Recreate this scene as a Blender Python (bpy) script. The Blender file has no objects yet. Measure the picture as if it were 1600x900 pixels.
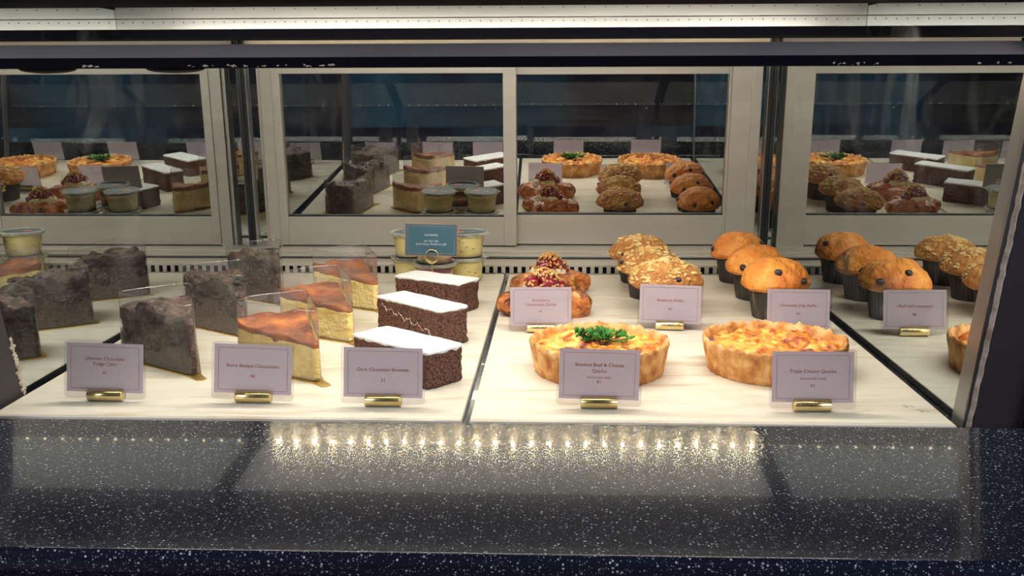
import bpy, bmesh, math, random
from mathutils import Vector, Matrix, noise
sc = bpy.context.scene
PI = math.pi
# ------------------------------------------------------------------ camera, world, exposure
CAM = Vector((0.0108, -0.9913, 0.3457))
cd = bpy.data.cameras.new('camera'); cam = bpy.data.objects.new('camera', cd)
sc.collection.objects.link(cam); sc.camera = cam
Rv = Vector((0.99928, 0.03774, -0.0029)); Uv = Vector((-0.00471, 0.20003, 0.97978)); Fv = Vector((-0.03755, 0.97906, -0.20007))
cam.matrix_world = Matrix((( Rv.x, Uv.x, -Fv.x, CAM.x), (Rv.y, Uv.y, -Fv.y, CAM.y), (Rv.z, Uv.z, -Fv.z, CAM.z), (0, 0, 0, 1)))
cd.sensor_width = 36; cd.lens = 1550.2 / 1600 * 36; cd.clip_start = 0.01
sc.view_settings.view_transform = 'Standard'; sc.view_settings.look = 'None'
sc.view_settings.exposure = 0.14; sc.view_settings.gamma = 1.0; sc.view_settings.use_curve_mapping = False
sc.cycles.max_bounces = 14; sc.cycles.glossy_bounces = 9; sc.cycles.diffuse_bounces = 4
sc.cycles.transparent_max_bounces = 32; sc.cycles.caustics_reflective = False; sc.cycles.caustics_refractive = False
sc.cycles.sample_clamp_indirect = 4.0

def S(r, g, b, a=1.0):
    f = lambda c: (c / 255 / 12.92) if c / 255 <= .04045 else ((c / 255 + .055) / 1.055) ** 2.4
    return (f(r), f(g), f(b), a)

W = bpy.data.worlds.new('world'); sc.world = W; W.use_nodes = True
nt = W.node_tree; nt.nodes.clear()
o_ = nt.nodes.new('ShaderNodeOutputWorld'); b_ = nt.nodes.new('ShaderNodeBackground')
t_ = nt.nodes.new('ShaderNodeTexCoord'); n_ = nt.nodes.new('ShaderNodeTexNoise'); r_ = nt.nodes.new('ShaderNodeValToRGB')
mp = nt.nodes.new('ShaderNodeMapping'); mp.inputs['Scale'].default_value = (7, 7, 1.2)
n_.inputs['Scale'].default_value = 1.0; n_.inputs['Detail'].default_value = 3
cr = r_.color_ramp; cr.elements[0].position = .36; cr.elements[0].color = S(16, 15, 22)
cr.elements[1].position = .72; cr.elements[1].color = S(70, 116, 140)
e = cr.elements.new(.5); e.color = S(46, 42, 52)
e = cr.elements.new(.6); e.color = S(40, 68, 84)
nt.links.new(t_.outputs['Generated'], mp.inputs[0]); nt.links.new(mp.outputs[0], n_.inputs['Vector'])
nt.links.new(n_.outputs[0], r_.inputs[0]); nt.links.new(r_.outputs[0], b_.inputs[0]); nt.links.new(b_.outputs[0], o_.inputs[0])
b_.inputs[1].default_value = .8

def area(name, loc, target, sx, sy, power, col, spread=PI):
    l = bpy.data.lights.new(name, 'AREA'); l.shape = 'RECTANGLE'; l.size = sx; l.size_y = sy; l.energy = power; l.color = col; l.spread = spread
    o = bpy.data.objects.new(name, l); sc.collection.objects.link(o); o.location = loc
    o.rotation_euler = (Vector(target) - Vector(loc)).to_track_quat('-Z', 'Y').to_euler()
    return o
area('canopy_fill_front', (-.078, -.052, .3615), (-.078, .10, 0), 1.0, .012, 1.5, (1, .93, .82))  # added fill under the front rail, brightens the card fronts
area('canopy_light_middle', (-.078, .21, .4110), (-.078, .36, 0), 1.0, .05, 5.0, (1, .93, .82))  # stands for the housing lamp, set ahead of it with no fitting
area('shop_window_light', (3.6, -1.4, 1.2), (-.3, .3, .1), 1.2, 1.4, 22, (.5, .72, 1))
area('canopy_fill_rear', (-.078, .74, .4615), (-.078, .70, 0), 1.0, .44, 1.0, (1, .92, .8))  # added ceiling panel backing up the LED strip, brightens the rear sides
area('shop_fill_left', (-3.3, -2.3, 1.3), (0, .2, .1), 1.5, 1.3, 70, (1, .95, 1))  # unseen fill added from the left to lift the card fronts
area('shop_fill_right', (3.3, -2.3, 1.3), (0, .2, .1), 1.5, 1.3, 55, (1, .95, 1))  # matching unseen fill added on the right

# ------------------------------------------------------------------ helpers
def prop(o, label=None, cat=None, group=None, kind=None):
    for k, v in (('label', label), ('category', cat), ('group', group), ('kind', kind)):
        if v: o[k] = v
    return o
def empty(name, loc=(0, 0, 0), rz=0, label=None, cat=None, group=None, kind=None):
    o = bpy.data.objects.new(name, None); sc.collection.objects.link(o); o.location = loc; o.rotation_euler = (0, 0, rz)
    o.empty_display_size = .02
    return prop(o, label, cat, group, kind)
class MB:
    def __init__(s): s.v = []; s.f = []; s.m = []; s.M = Matrix()
    def add(s, vs, fs, mi=0):
        b = len(s.v); s.v += [tuple(s.M @ Vector(q)) for q in vs]
        s.f += [tuple(b + i for i in f) for f in fs]; s.m += [mi] * len(fs)
    def box(s, a, b, mi=0):
        (x0, y0, z0), (x1, y1, z1) = a, b
        s.add([(x0, y0, z0), (x1, y0, z0), (x1, y1, z0), (x0, y1, z0), (x0, y0, z1), (x1, y0, z1), (x1, y1, z1), (x0, y1, z1)],
              [(3, 2, 1, 0), (4, 5, 6, 7), (0, 1, 5, 4), (1, 2, 6, 5), (2, 3, 7, 6), (3, 0, 4, 7)], mi)
    def prism(s, poly, x0, x1, mi=0):   # (y,z) polygon extruded along x
        n = len(poly); s.add([(x0, y, z) for y, z in poly] + [(x1, y, z) for y, z in poly],
            [tuple(range(n)), tuple(range(2 * n - 1, n - 1, -1))] + [(i, i + n, (i + 1) % n + n, (i + 1) % n) for i in range(n)], mi)
    def slab(s, poly, z0, z1, mi=0):    # (x,y) polygon extruded along z
        n = len(poly); s.add([(x, y, z0) for x, y in poly] + [(x, y, z1) for x, y in poly],
            [tuple(range(n - 1, -1, -1)), tuple(range(n, 2 * n))] + [(i, (i + 1) % n, (i + 1) % n + n, i + n) for i in range(n)], mi)
    def tube(s, pts, r, n=10, mi=0, closed=False):
        P = [Vector(p) for p in pts]; L = len(P); R = r if isinstance(r, (list, tuple)) else [r] * L; vs = []; fs = []
        for i, p in enumerate(P):
            d = (P[(i + 1) % L] - P[i - 1]) if closed else (P[min(i + 1, L - 1)] - P[max(i - 1, 0)])
            d.normalize(); a = d.cross(Vector((0, 0, 1)) if abs(d.z) < .9 else Vector((1, 0, 0))).normalized(); b = d.cross(a)
            vs += [p + (a * math.cos(2 * PI * k / n) + b * math.sin(2 * PI * k / n)) * R[i] for k in range(n)]
        for i in range(L if closed else L - 1):
            j = (i + 1) % L
            fs += [(i * n + k, i * n + (k + 1) % n, j * n + (k + 1) % n, j * n + k) for k in range(n)]
        if not closed: fs += [tuple(range(n - 1, -1, -1)), tuple((L - 1) * n + k for k in range(n))]
        s.add(vs, fs, mi)
    def lathe(s, prof, n=48, mi=0, fn=None, cap0=True, cap1=True):
        vs = []; fs = []
        for i, (r, z) in enumerate(prof):
            for k in range(n):
                a = 2 * PI * k / n; q = Vector((r * math.cos(a), r * math.sin(a), z))
                vs.append(fn(q, a, i) if fn else q)
        for i in range(len(prof) - 1):
            fs += [(i * n + k, i * n + (k + 1) % n, (i + 1) * n + (k + 1) % n, (i + 1) * n + k) for k in range(n)]
        if cap0: fs.append(tuple(range(n - 1, -1, -1)))
        if cap1: fs.append(tuple((len(prof) - 1) * n + k for k in range(n)))
        s.add(vs, fs, mi)
    def ball(s, c, r, seed=0, nz=.15, n=10, m=7, mi=0, fq=1.0):
        c = Vector(c); r = Vector(r if isinstance(r, (tuple, list)) else (r, r, r)); vs = [c + Vector((0, 0, -r.z))]; fs = []
        for i in range(1, m):
            t = PI * i / m
            for k in range(n):
                a = 2 * PI * k / n; d = Vector((math.sin(t) * math.cos(a), math.sin(t) * math.sin(a), -math.cos(t)))
                d = d * (1 + nz * noise.noise(d * 1.7 * fq + Vector((seed * 7.3, seed * 3.1, 0))) * 2)
                vs.append(c + Vector((d.x * r.x, d.y * r.y, d.z * r.z)))
        vs.append(c + Vector((0, 0, r.z))); T = len(vs) - 1
        fs += [(0, 1 + (k + 1) % n, 1 + k) for k in range(n)]
        for i in range(m - 2):
            a = 1 + i * n; fs += [(a + k, a + (k + 1) % n, a + n + (k + 1) % n, a + n + k) for k in range(n)]
        a = 1 + (m - 2) * n; fs += [(a + k, a + (k + 1) % n, T) for k in range(n)]
        s.add(vs, fs, mi)
    def loft(s, out, h, topf, side_n=14, rings=12, z0=0.0, disp=.001, fq=120, seed=0, taper=0.0, bulge=0.0, zr=None):
        """solid with plan outline `out`, top height topf(x,y), rough sides"""
        n = len(out); cx = sum(p[0] for p in out) / n; cy = sum(p[1] for p in out) / n; sd = Vector((seed * 5.1, seed * 2.7, seed * 1.3)); vs = []; fs = []
        for k in range(side_n + 1):
            t = k / side_n
            for (x, y) in out:
                lo = z0 + (zr(x, y) if zr else 0); z = lo + (topf(x, y) - lo) * t
                d = Vector((x - cx, y - cy, 0)); L = d.length; d.normalize()
                q = Vector((x, y, z)); dd = disp * (noise.fractal(q * fq + sd, 1.0, 2.0, 3)) - taper * z + bulge * math.sin(PI * t)
                if k in (0, side_n): dd -= abs(disp) * 1.2
                vs.append(q + d * dd)
        for j in range(1, rings):
            f = 1 - j / rings
            for (x, y) in out:
                X = cx + (x - cx) * f; Y = cy + (y - cy) * f; q = Vector((X, Y, topf(X, Y)))
                q.z += disp * noise.fractal(q * fq + sd, 1.0, 2.0, 3); vs.append(q)
        vs.append(Vector((cx, cy, topf(cx, cy)))); rr = side_n + rings
        for i in range(rr - 1):
            fs += [(i * n + k, i * n + (k + 1) % n, (i + 1) * n + (k + 1) % n, (i + 1) * n + k) for k in range(n)]
        a = (rr - 1) * n; fs += [(a + k, a + (k + 1) % n, len(vs) - 1) for k in range(n)]
        fs.append(tuple(range(n - 1, -1, -1))); s.add(vs, fs)
    def build(s, name, mats, parent=None, smooth=True, bevel=0, loc=None, flip=True):
        me = bpy.data.meshes.new(name); me.from_pydata(s.v, [], s.f); me.update()
        me.polygons.foreach_set('material_index', s.m)
        if flip:
            bm = bmesh.new(); bm.from_mesh(me); bmesh.ops.recalc_face_normals(bm, faces=bm.faces); bm.to_mesh(me); bm.free()
        for m in (mats if isinstance(mats, (list, tuple)) else [mats]): me.materials.append(m)
        me.polygons.foreach_set('use_smooth', [smooth] * len(me.polygons))
        o = bpy.data.objects.new(name, me); sc.collection.objects.link(o); o.parent = parent
        if loc: o.location = loc
        if bevel:
            b = o.modifiers.new('bevel', 'BEVEL'); b.width = bevel; b.segments = 3; b.limit_method = 'ANGLE'
            for p in me.polygons: p.use_smooth = True
            w = o.modifiers.new('wn', 'WEIGHTED_NORMAL'); w.keep_sharp = False
        return o
def dup(root, loc, rz, label=None, name=None, scale=None):
    r = root.copy(); sc.collection.objects.link(r); r.location = loc; r.rotation_euler = (0, 0, rz)
    if label: r['label'] = label
    if scale: r.scale = (scale,) * 3
    for ch in [c for c in bpy.data.objects if c.parent == root]:
        c = ch.copy(); sc.collection.objects.link(c); c.parent = r
        for g in [q for q in bpy.data.objects if q.parent == ch]:
            d = g.copy(); sc.collection.objects.link(d); d.parent = c
    return r

# ------------------------------------------------------------------ materials
def nodes(name):
    m = bpy.data.materials.new(name); m.use_nodes = True; t = m.node_tree; t.nodes.clear()
    out = t.nodes.new('ShaderNodeOutputMaterial'); return m, t, out
def N(t, typ, **kw):
    n = t.nodes.new('ShaderNode' + typ)
    for k, v in kw.items():
        if k in n.inputs: n.inputs[k].default_value = v
        else: setattr(n, k, v)
    return n
def coords(t, scale=(1, 1, 1), rnd=True):
    c = N(t, 'TexCoord'); m = N(t, 'Mapping'); m.inputs['Scale'].default_value = scale
    t.links.new(c.outputs['Object'], m.inputs[0])
    if rnd:
        oi = N(t, 'ObjectInfo'); mu = N(t, 'Math', operation='MULTIPLY'); mu.inputs[1].default_value = 3.0
        t.links.new(oi.outputs['Random'], mu.inputs[0]); t.links.new(mu.outputs[0], m.inputs['Location'])
    return m.outputs[0]
def ramp(t, src, stops):
    r = N(t, 'ValToRGB'); e = r.color_ramp.elements
    e[0].position, e[0].color = stops[0]; e[1].position, e[1].color = stops[-1]
    for p, c in stops[1:-1]:
        q = e.new(p); q.color = c
    t.links.new(src, r.inputs[0]); return r.outputs[0]
def pm(name, stops, scale=20, detail=4, rough=.6, metal=0, bump=None, coat=0, sss=0, vs=(1, 1, 1), spec=.5, dist=0, aniso=0, rnd=True):
    m, t, out = nodes(name); p = N(t, 'BsdfPrincipled'); t.links.new(p.outputs[0], out.inputs[0])
    p.inputs['Roughness'].default_value = rough; p.inputs['Metallic'].default_value = metal
    p.inputs['Coat Weight'].default_value = coat; p.inputs['Coat Roughness'].default_value = .12
    p.inputs['Specular IOR Level'].default_value = spec; p.inputs['Anisotropic'].default_value = aniso
    if sss: p.inputs['Subsurface Weight'].default_value = sss; p.inputs['Subsurface Radius'].default_value = (.01, .006, .003); p.inputs['Subsurface Scale'].default_value = 1
    v = coords(t, vs, rnd)
    if len(stops) == 1: stops = [(.3, tuple(c * .93 for c in stops[0][1][:3]) + (1,)), (.7, stops[0][1])]
    n = N(t, 'TexNoise'); n.inputs['Scale'].default_value = scale; n.inputs['Detail'].default_value = detail; n.inputs['Distortion'].default_value = dist
    t.links.new(v, n.inputs['Vector']); t.links.new(ramp(t, n.outputs[0], stops), p.inputs['Base Color'])
    if bump:
        bs, bd = bump; n2 = N(t, 'TexNoise'); n2.inputs['Scale'].default_value = bs; n2.inputs['Detail'].default_value = 6; t.links.new(v, n2.inputs['Vector'])
        b = N(t, 'Bump'); b.inputs['Strength'].default_value = 1; b.inputs['Distance'].default_value = bd * 3; b.inputs['Filter Width'].default_value = 1.0
        t.links.new(n2.outputs[0], b.inputs['Height']); t.links.new(b.outputs[0], p.inputs['Normal'])
    return m
def clear(name, tint=(1, 1, 1, 1), rough=.03, base=.04, gain=1.0, ior=1.45, haze=0.0, hazecol=(.8, .8, .8, 1), smear=None):
    """thin clear sheet: straight-through light plus fresnel reflection; optional haze / smear"""
    m, t, out = nodes(name); tr = N(t, 'BsdfTransparent'); tr.inputs[0].default_value = tint
    gl = N(t, 'BsdfGlossy'); gl.inputs['Roughness'].default_value = rough
    lw = N(t, 'LayerWeight'); lw.inputs['Blend'].default_value = .5; pw = N(t, 'Math', operation='POWER'); pw.inputs[1].default_value = 5.0
    t.links.new(lw.outputs['Facing'], pw.inputs[0]); f0 = ((ior - 1) / (ior + 1)) ** 2
    mu = N(t, 'Math', operation='MULTIPLY_ADD'); mu.inputs[1].default_value = gain * (1 - f0); mu.inputs[2].default_value = base + f0 * gain; mu.use_clamp = True
    t.links.new(pw.outputs[0], mu.inputs[0]); mx = N(t, 'MixShader'); t.links.new(mu.outputs[0], mx.inputs[0])
    t.links.new(tr.outputs[0], mx.inputs[1]); t.links.new(gl.outputs[0], mx.inputs[2]); last = mx.outputs[0]
    v = coords(t, (1, 1, 1))
    if haze:
        d = N(t, 'BsdfDiffuse'); d.inputs[0].default_value = hazecol; n = N(t, 'TexNoise'); n.inputs['Scale'].default_value = 30; n.inputs['Detail'].default_value = 5
        t.links.new(v, n.inputs['Vector']); k = N(t, 'MapRange'); k.inputs[1].default_value = .35; k.inputs[2].default_value = .8; k.inputs[3].default_value = haze * .3; k.inputs[4].default_value = haze * 2
        t.links.new(n.outputs[0], k.inputs[0]); m2 = N(t, 'MixShader'); t.links.new(k.outputs[0], m2.inputs[0]); t.links.new(last, m2.inputs[1]); t.links.new(d.outputs[0], m2.inputs[2]); last = m2.outputs[0]
    if smear:   # food pressed against the sheet: (colour, z height, opacity)
        col, zh, op = smear; p = N(t, 'BsdfPrincipled'); p.inputs['Base Color'].default_value = col; p.inputs['Roughness'].default_value = .25
        oc = N(t, 'TexCoord'); sx = N(t, 'SeparateXYZ'); t.links.new(oc.outputs['Object'], sx.inputs[0])
        n = N(t, 'TexNoise'); n.inputs['Scale'].default_value = 22; n.inputs['Detail'].default_value = 4; t.links.new(v, n.inputs['Vector'])
        a = N(t, 'Math', operation='MULTIPLY_ADD'); a.inputs[1].default_value = .13; a.inputs[2].default_value = zh - .065; t.links.new(n.outputs[0], a.inputs[0])
        g = N(t, 'Math', operation='SUBTRACT'); t.links.new(a.outputs[0], g.inputs[0]); t.links.new(sx.outputs[2], g.inputs[1])
        k = N(t, 'MapRange'); k.inputs[1].default_value = 0; k.inputs[2].default_value = .0015; k.inputs[3].default_value = 0; k.inputs[4].default_value = op; t.links.new(g.outputs[0], k.inputs[0])
        m2 = N(t, 'MixShader'); t.links.new(k.outputs[0], m2.inputs[0]); t.links.new(last, m2.inputs[1]); t.links.new(p.outputs[0], m2.inputs[2]); last = m2.outputs[0]
    t.links.new(last, out.inputs[0]); return m
def mirror(name, col, rough=0.0, through=0.0, dust=.0):
    m, t, out = nodes(name); gl = N(t, 'BsdfGlossy'); gl.inputs[0].default_value = col; gl.inputs['Roughness'].default_value = rough; last = gl.outputs[0]
    v = coords(t, (1, 1, 1))
    if through:
        tr = N(t, 'BsdfTransparent'); tr.inputs[0].default_value = (.5, .55, .6, 1); mx = N(t, 'MixShader'); mx.inputs[0].default_value = through
        t.links.new(last, mx.inputs[1]); t.links.new(tr.outputs[0], mx.inputs[2]); last = mx.outputs[0]
    if dust:
        d = N(t, 'BsdfDiffuse'); d.inputs[0].default_value = (.7, .7, .68, 1)
        vo = N(t, 'TexVoronoi'); vo.inputs['Scale'].default_value = 26; t.links.new(v, vo.inputs['Vector'])
        lt = N(t, 'MapRange'); lt.inputs[1].default_value = .055; lt.inputs[2].default_value = .03; lt.inputs[3].default_value = 0; lt.inputs[4].default_value = .8; t.links.new(vo.outputs['Distance'], lt.inputs[0])
        sp = N(t, 'SeparateColor'); t.links.new(vo.outputs['Color'], sp.inputs[0]); gt = N(t, 'Math', operation='GREATER_THAN'); gt.inputs[1].default_value = .72; t.links.new(sp.outputs[0], gt.inputs[0])
        mm = N(t, 'Math', operation='MULTIPLY'); t.links.new(lt.outputs[0], mm.inputs[0]); t.links.new(gt.outputs[0], mm.inputs[1])
        n = N(t, 'TexNoise'); n.inputs['Scale'].default_value = 8; n.inputs['Detail'].default_value = 6; n.inputs['Distortion'].default_value = 1.5; t.links.new(v, n.inputs['Vector'])
        k = N(t, 'MapRange'); k.inputs[1].default_value = .48; k.inputs[2].default_value = .75; k.inputs[3].default_value = .0; k.inputs[4].default_value = dust; t.links.new(n.outputs[0], k.inputs[0])
        ad = N(t, 'Math', operation='ADD'); t.links.new(mm.outputs[0], ad.inputs[0]); t.links.new(k.outputs[0], ad.inputs[1])
        m2 = N(t, 'MixShader'); t.links.new(ad.outputs[0], m2.inputs[0]); t.links.new(last, m2.inputs[1]); t.links.new(d.outputs[0], m2.inputs[2]); last = m2.outputs[0]
    t.links.new(last, out.inputs[0]); return m
def emit(name, col, s):
    m, t, out = nodes(name); e = N(t, 'Emission'); e.inputs[0].default_value = col; e.inputs[1].default_value = s; t.links.new(e.outputs[0], out.inputs[0]); return m

def granite_mat():
    m, t, out = nodes('speckled_black_granite'); p = N(t, 'BsdfPrincipled'); t.links.new(p.outputs[0], out.inputs[0])
    v = coords(t, (1, 1, 1), False); col = None
    base = S(27, 30, 45)
    prev = None
    for sc_, th, lo, colr in ((330, .32, .72, S(225, 230, 238)), (620, .36, .66, S(170, 175, 188)), (190, .17, .74, S(240, 243, 248))):
        vo = N(t, 'TexVoronoi'); vo.inputs['Scale'].default_value = sc_; t.links.new(v, vo.inputs['Vector'])
        a = N(t, 'MapRange'); a.inputs[1].default_value = th; a.inputs[2].default_value = th * .6; a.inputs[3].default_value = 0; a.inputs[4].default_value = 1; t.links.new(vo.outputs['Distance'], a.inputs[0])
        sp = N(t, 'SeparateColor'); t.links.new(vo.outputs['Color'], sp.inputs[0])
        g = N(t, 'MapRange'); g.inputs[1].default_value = lo - .08; g.inputs[2].default_value = 1.0; g.inputs[3].default_value = 0; g.inputs[4].default_value = 1; t.links.new(sp.outputs[0], g.inputs[0])
        mm = N(t, 'Math', operation='MULTIPLY'); t.links.new(a.outputs[0], mm.inputs[0]); t.links.new(g.outputs[0], mm.inputs[1])
        mx = N(t, 'Mix', data_type='RGBA'); t.links.new(mm.outputs[0], mx.inputs[0])
        if prev is None: mx.inputs[6].default_value = base
        else: t.links.new(prev, mx.inputs[6])
        mx.inputs[7].default_value = colr; prev = mx.outputs[2]
    t.links.new(prev, p.inputs['Base Color']); p.inputs['Roughness'].default_value = .13; p.inputs['Specular IOR Level'].default_value = .45; p.inputs['Coat Weight'].default_value = .35; p.inputs['Coat Roughness'].default_value = .02
    n2 = N(t, 'TexNoise'); n2.inputs['Scale'].default_value = 260; t.links.new(v, n2.inputs['Vector'])
    b = N(t, 'Bump'); b.inputs['Distance'].default_value = .000006; b.inputs['Strength'].default_value = 1; t.links.new(n2.outputs[0], b.inputs['Height']); t.links.new(b.outputs[0], p.inputs['Normal'])
    return m
def marble_mat():
    m, t, out = nodes('cream_marble'); p = N(t, 'BsdfPrincipled'); t.links.new(p.outputs[0], out.inputs[0])
    v = coords(t, (3, 14, 3)); n = N(t, 'TexNoise'); n.inputs['Scale'].default_value = 2.2; n.inputs['Detail'].default_value = 8; n.inputs['Distortion'].default_value = 1.2; n.inputs['Roughness'].default_value = .62
    t.links.new(v, n.inputs['Vector'])
    c = ramp(t, n.outputs[0], [(.30, S(196, 180, 152)), (.40, S(222, 212, 192)), (.5, S(233, 225, 208)), (.75, S(238, 232, 219))])
    t.links.new(c, p.inputs['Base Color']); p.inputs['Roughness'].default_value = .32; return m

ALU = pm('warm_aluminium', [(.3, S(196, 189, 178)), (.7, S(206, 200, 190))], 3, 3, .42, .35, vs=(1, 1, 12), bump=None)
ALU2 = pm('brushed_steel', [(.3, S(120, 117, 116)), (.7, S(160, 157, 154))], 5, 4, .33, .8, vs=(20, 1, 1))
ALUC = pm('canopy_aluminium', [(.3, S(176, 178, 174)), (.7, S(200, 200, 194))], 4, 3, .3, .5, vs=(1, 1, 10))
HOLE = pm('dark_hole', [(.5, S(25, 25, 25))], rough=.9)
BLK = pm('black_anodised', [(.5, S(24, 25, 32))], rough=.55, spec=.25)
MBLK = pm('matte_black', [(.5, S(14, 15, 22))], rough=.9, spec=.05)
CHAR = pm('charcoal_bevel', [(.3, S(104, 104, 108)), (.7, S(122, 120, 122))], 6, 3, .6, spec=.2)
RUB = pm('black_rubber', [(.5, S(20, 21, 25))], rough=.5)
PLUM = pm('plum_black_panel', [(.5, S(52, 46, 50))], rough=.6)
SEAL = pm('white_sealant', [(.35, S(150, 132, 112)), (.6, S(196, 184, 168))], 60, 5, .7, bump=(90, .001))
GRAN = granite_mat(); MARB = marble_mat()
MIR = mirror('side_mirror', (.68, .72, .72, 1), 0.0, dust=.05)
DOORG = mirror('mirrored_door_glass', (.60, .60, .58, 1), 0.0, through=.2, dust=.035)
PANE = clear('front_glass', (.97, .985, .98, 1), 0.0, 0.0, 1.0, 1.5)
SLEEVE = clear('clear_sleeve', (.96, .95, .97, 1), .05, .03, 1.3, 1.45)
def paper_mat(name, col):
    m, t, out = nodes(name); d = N(t, 'BsdfDiffuse'); d.inputs[0].default_value = col; tl_ = N(t, 'BsdfTranslucent'); tl_.inputs[0].default_value = col
    mx = N(t, 'MixShader'); mx.inputs[0].default_value = .42; t.links.new(d.outputs[0], mx.inputs[1]); t.links.new(tl_.outputs[0], mx.inputs[2]); t.links.new(mx.outputs[0], out.inputs[0]); return m
PAPER = paper_mat('card_paper', S(220, 209, 222))
CARDBACK = paper_mat('card_back', S(220, 208, 206))
INK = pm('terracotta_ink', [(.5, S(166, 88, 62))], rough=.7)
BRASS = pm('polished_brass', [(.3, S(222, 198, 136)), (.7, S(236, 214, 156))], 30, 3, .24, 1.0)
TEAL = pm('teal_card', [(.3, S(44, 84, 102)), (.7, S(56, 98, 116))], 14, 4, .5)
WHT = pm('white_print', [(.5, S(225, 225, 225))], rough=.6)
GRYP = pm('pencil_grey', [(.5, S(150, 142, 132))], rough=.8)
GREYB = pm('grey_card_back', [(.5, S(150, 150, 158))], rough=.7)
COPP = pm('copper_edge', [(.5, S(190, 140, 110))], rough=.4, metal=.5)

# ------------------------------------------------------------------ the setting
XL, XR = -.5962, .4405
TANT = math.tan(math.radians(3.657)); DY = 1.008
def dplane(z, off=0.0): return DY + off - z * TANT          # leaning plane of the sliding doors
mb = MB(); mb.box((-3.0, 2.4, -1.0), (3.0, 2.46, 2.4)); prop(mb.build('wall_back', pm('dark_wall', [(.3, S(24, 26, 32)), (.7, S(40, 42, 48))], 2, 3, .8), smooth=False), kind='structure')
mb = MB(); mb.box((-3.0, -4.6, -1.0), (3.0, 2.4, -.95)); prop(mb.build('floor', pm('dark_floor', [(.3, S(60, 52, 48)), (.7, S(84, 74, 68))], 3, 3, .5), smooth=False), kind='structure')

# granite worktop: near strip in front of the glass and the deck under the trays
mb = MB(); mb.prism([(-.375, .035), (-.375, .022), (-.335, -.03), (-.100, -.03), (-.100, .035)], -1.15, 1.05)
prop(mb.build('countertop', GRAN, bevel=.006), 'black speckled granite worktop with polished rounded front edge below the display', 'worktop')
mb = MB(); mb.box((-1.12, -.34, -.949), (1.02, .99, -.052))
prop(mb.build('counter_base', BLK, smooth=False), 'black cabinet carrying the speckled granite worktop', 'cabinet')

# marble trays
def tray(poly, label):
    mb = MB(); mb.slab(poly, -.0085, 0); o = mb.build('marble_tray', MARB, bevel=.0012)
    return prop(o, label, 'tray', 'marble trays')
tray([(-.589, .003), (-.0815, .001), (-.0728, .832), (-.585, .832)], 'cream marble tray under the cakes and brownies, left of the dark gap')
tray([(-.0725, .0005), (.432, .0), (.432, .832), (-.0640, .832)], 'cream marble tray under the danishes, muffins and quiches')

mb = MB()
for x, y, k in ((.402, .063, 0), (.413, .048, 1)):
    mb.tube([(x - .004, y + .002, .0001), (x, y + .004, .0001), (x + .002, y, .0001), (x - .003, y - .003, .0001), (x + .003, y - .003, .0001)], .0003, 5)
    mb.tube([(x + .005, y + .003, .0001), (x + .006, y - .003, .0001), (x + .009, y - .001 * k, .0001)], .0003, 5)
mb.build('pencil_mark', GRYP, bpy.data.objects['marble_tray.001'])
# display case body
case = empty('display_case', (0, .4, 0), label='glass pastry display case with mirrored side walls and black front rail', cat='display case')
case.location = (0, 0, 0)
def yf(z, y0=.018): return y0 - z * .19          # leaning front edge line
mb = MB(); mb.box((-1.15, -.098, -.05), (1.05, 1.04, -.0087)); mb.build('deck', GRAN, case, smooth=False)
# mirrors
mb = MB()
def side_mirror(X, Xo, y0):
    ys = [(y0, -.0085), (y0 - .25 * .45, .45), (1.3, .45), (1.3, -.0085)]
    mb = MB(); n = 4; mb.add([(X, a, b) for a, b in ys] + [(Xo, a, b) for a, b in ys], [(0, 1, 2, 3), (7, 6, 5, 4)] + [(i, i + 4, (i + 1) % 4 + 4, (i + 1) % 4) for i in range(4)])
    return mb.build('side_mirror', MIR, case, smooth=False)
side_mirror(XR, XR + .005, .034); side_mirror(XL, XL - .005, .085)
# right end post: steel channel, sealant bead, plum panel
def lean_post(name, x0, x1, ya, yb, mat_, top=.47, bot=-.0085):
    mb = MB(); mb.prism([(ya, bot), (ya - .25 * top, top), (yb - .25 * top, top), (yb, bot)], x0, x1); return mb.build(name, mat_, case, smooth=False, bevel=.0008)
lean_post('end_channel', XR - .0008, XR + .0035, .008, .036, ALU2)
mb = MB(); random.seed(4); pts = []
for i in range(60):
    z = -.006 + i * .0075; pts.append((XR + .0062 + random.uniform(-.0006, .0006), .0065 - .25 * z + random.uniform(-.0005, .0005), z))
mb.tube(pts, .0029, 8); mb.build('sealant_bead', SEAL, case)
lean_post('end_panel', XR + .0088, XR + .060, .006, .05, PLUM); lean_post('end_panel', XR + .0605, XR + .3, -.002, .04, BLK)
# left end post with flaking silvering
lean_post('end_panel', XL - .06, XL + .002, -.03, .083, PLUM)
mb = MB(); random.seed(8)
for i in range(16):
    z = .0 + i * .0045; w = random.uniform(.002, .007)
    mb.M = Matrix.Translation((XL + .0024,   .0845 - .25 * z, z)) @ Matrix.Diagonal((.25, 1, 1, 1)); mb.ball((0, 0, 0), (.0012, w, .003), i, .5, 8, 6)
mb.build('flaked_edge', SEAL, case)
# front glass
mb = MB(); mb.prism([(.006, 0.0005), (-.074, .366), (-.077, .366), (.003, 0.0005)], XL + .002, XR - .0005); mb.build('front_glass', PANE, case, smooth=False)
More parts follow.
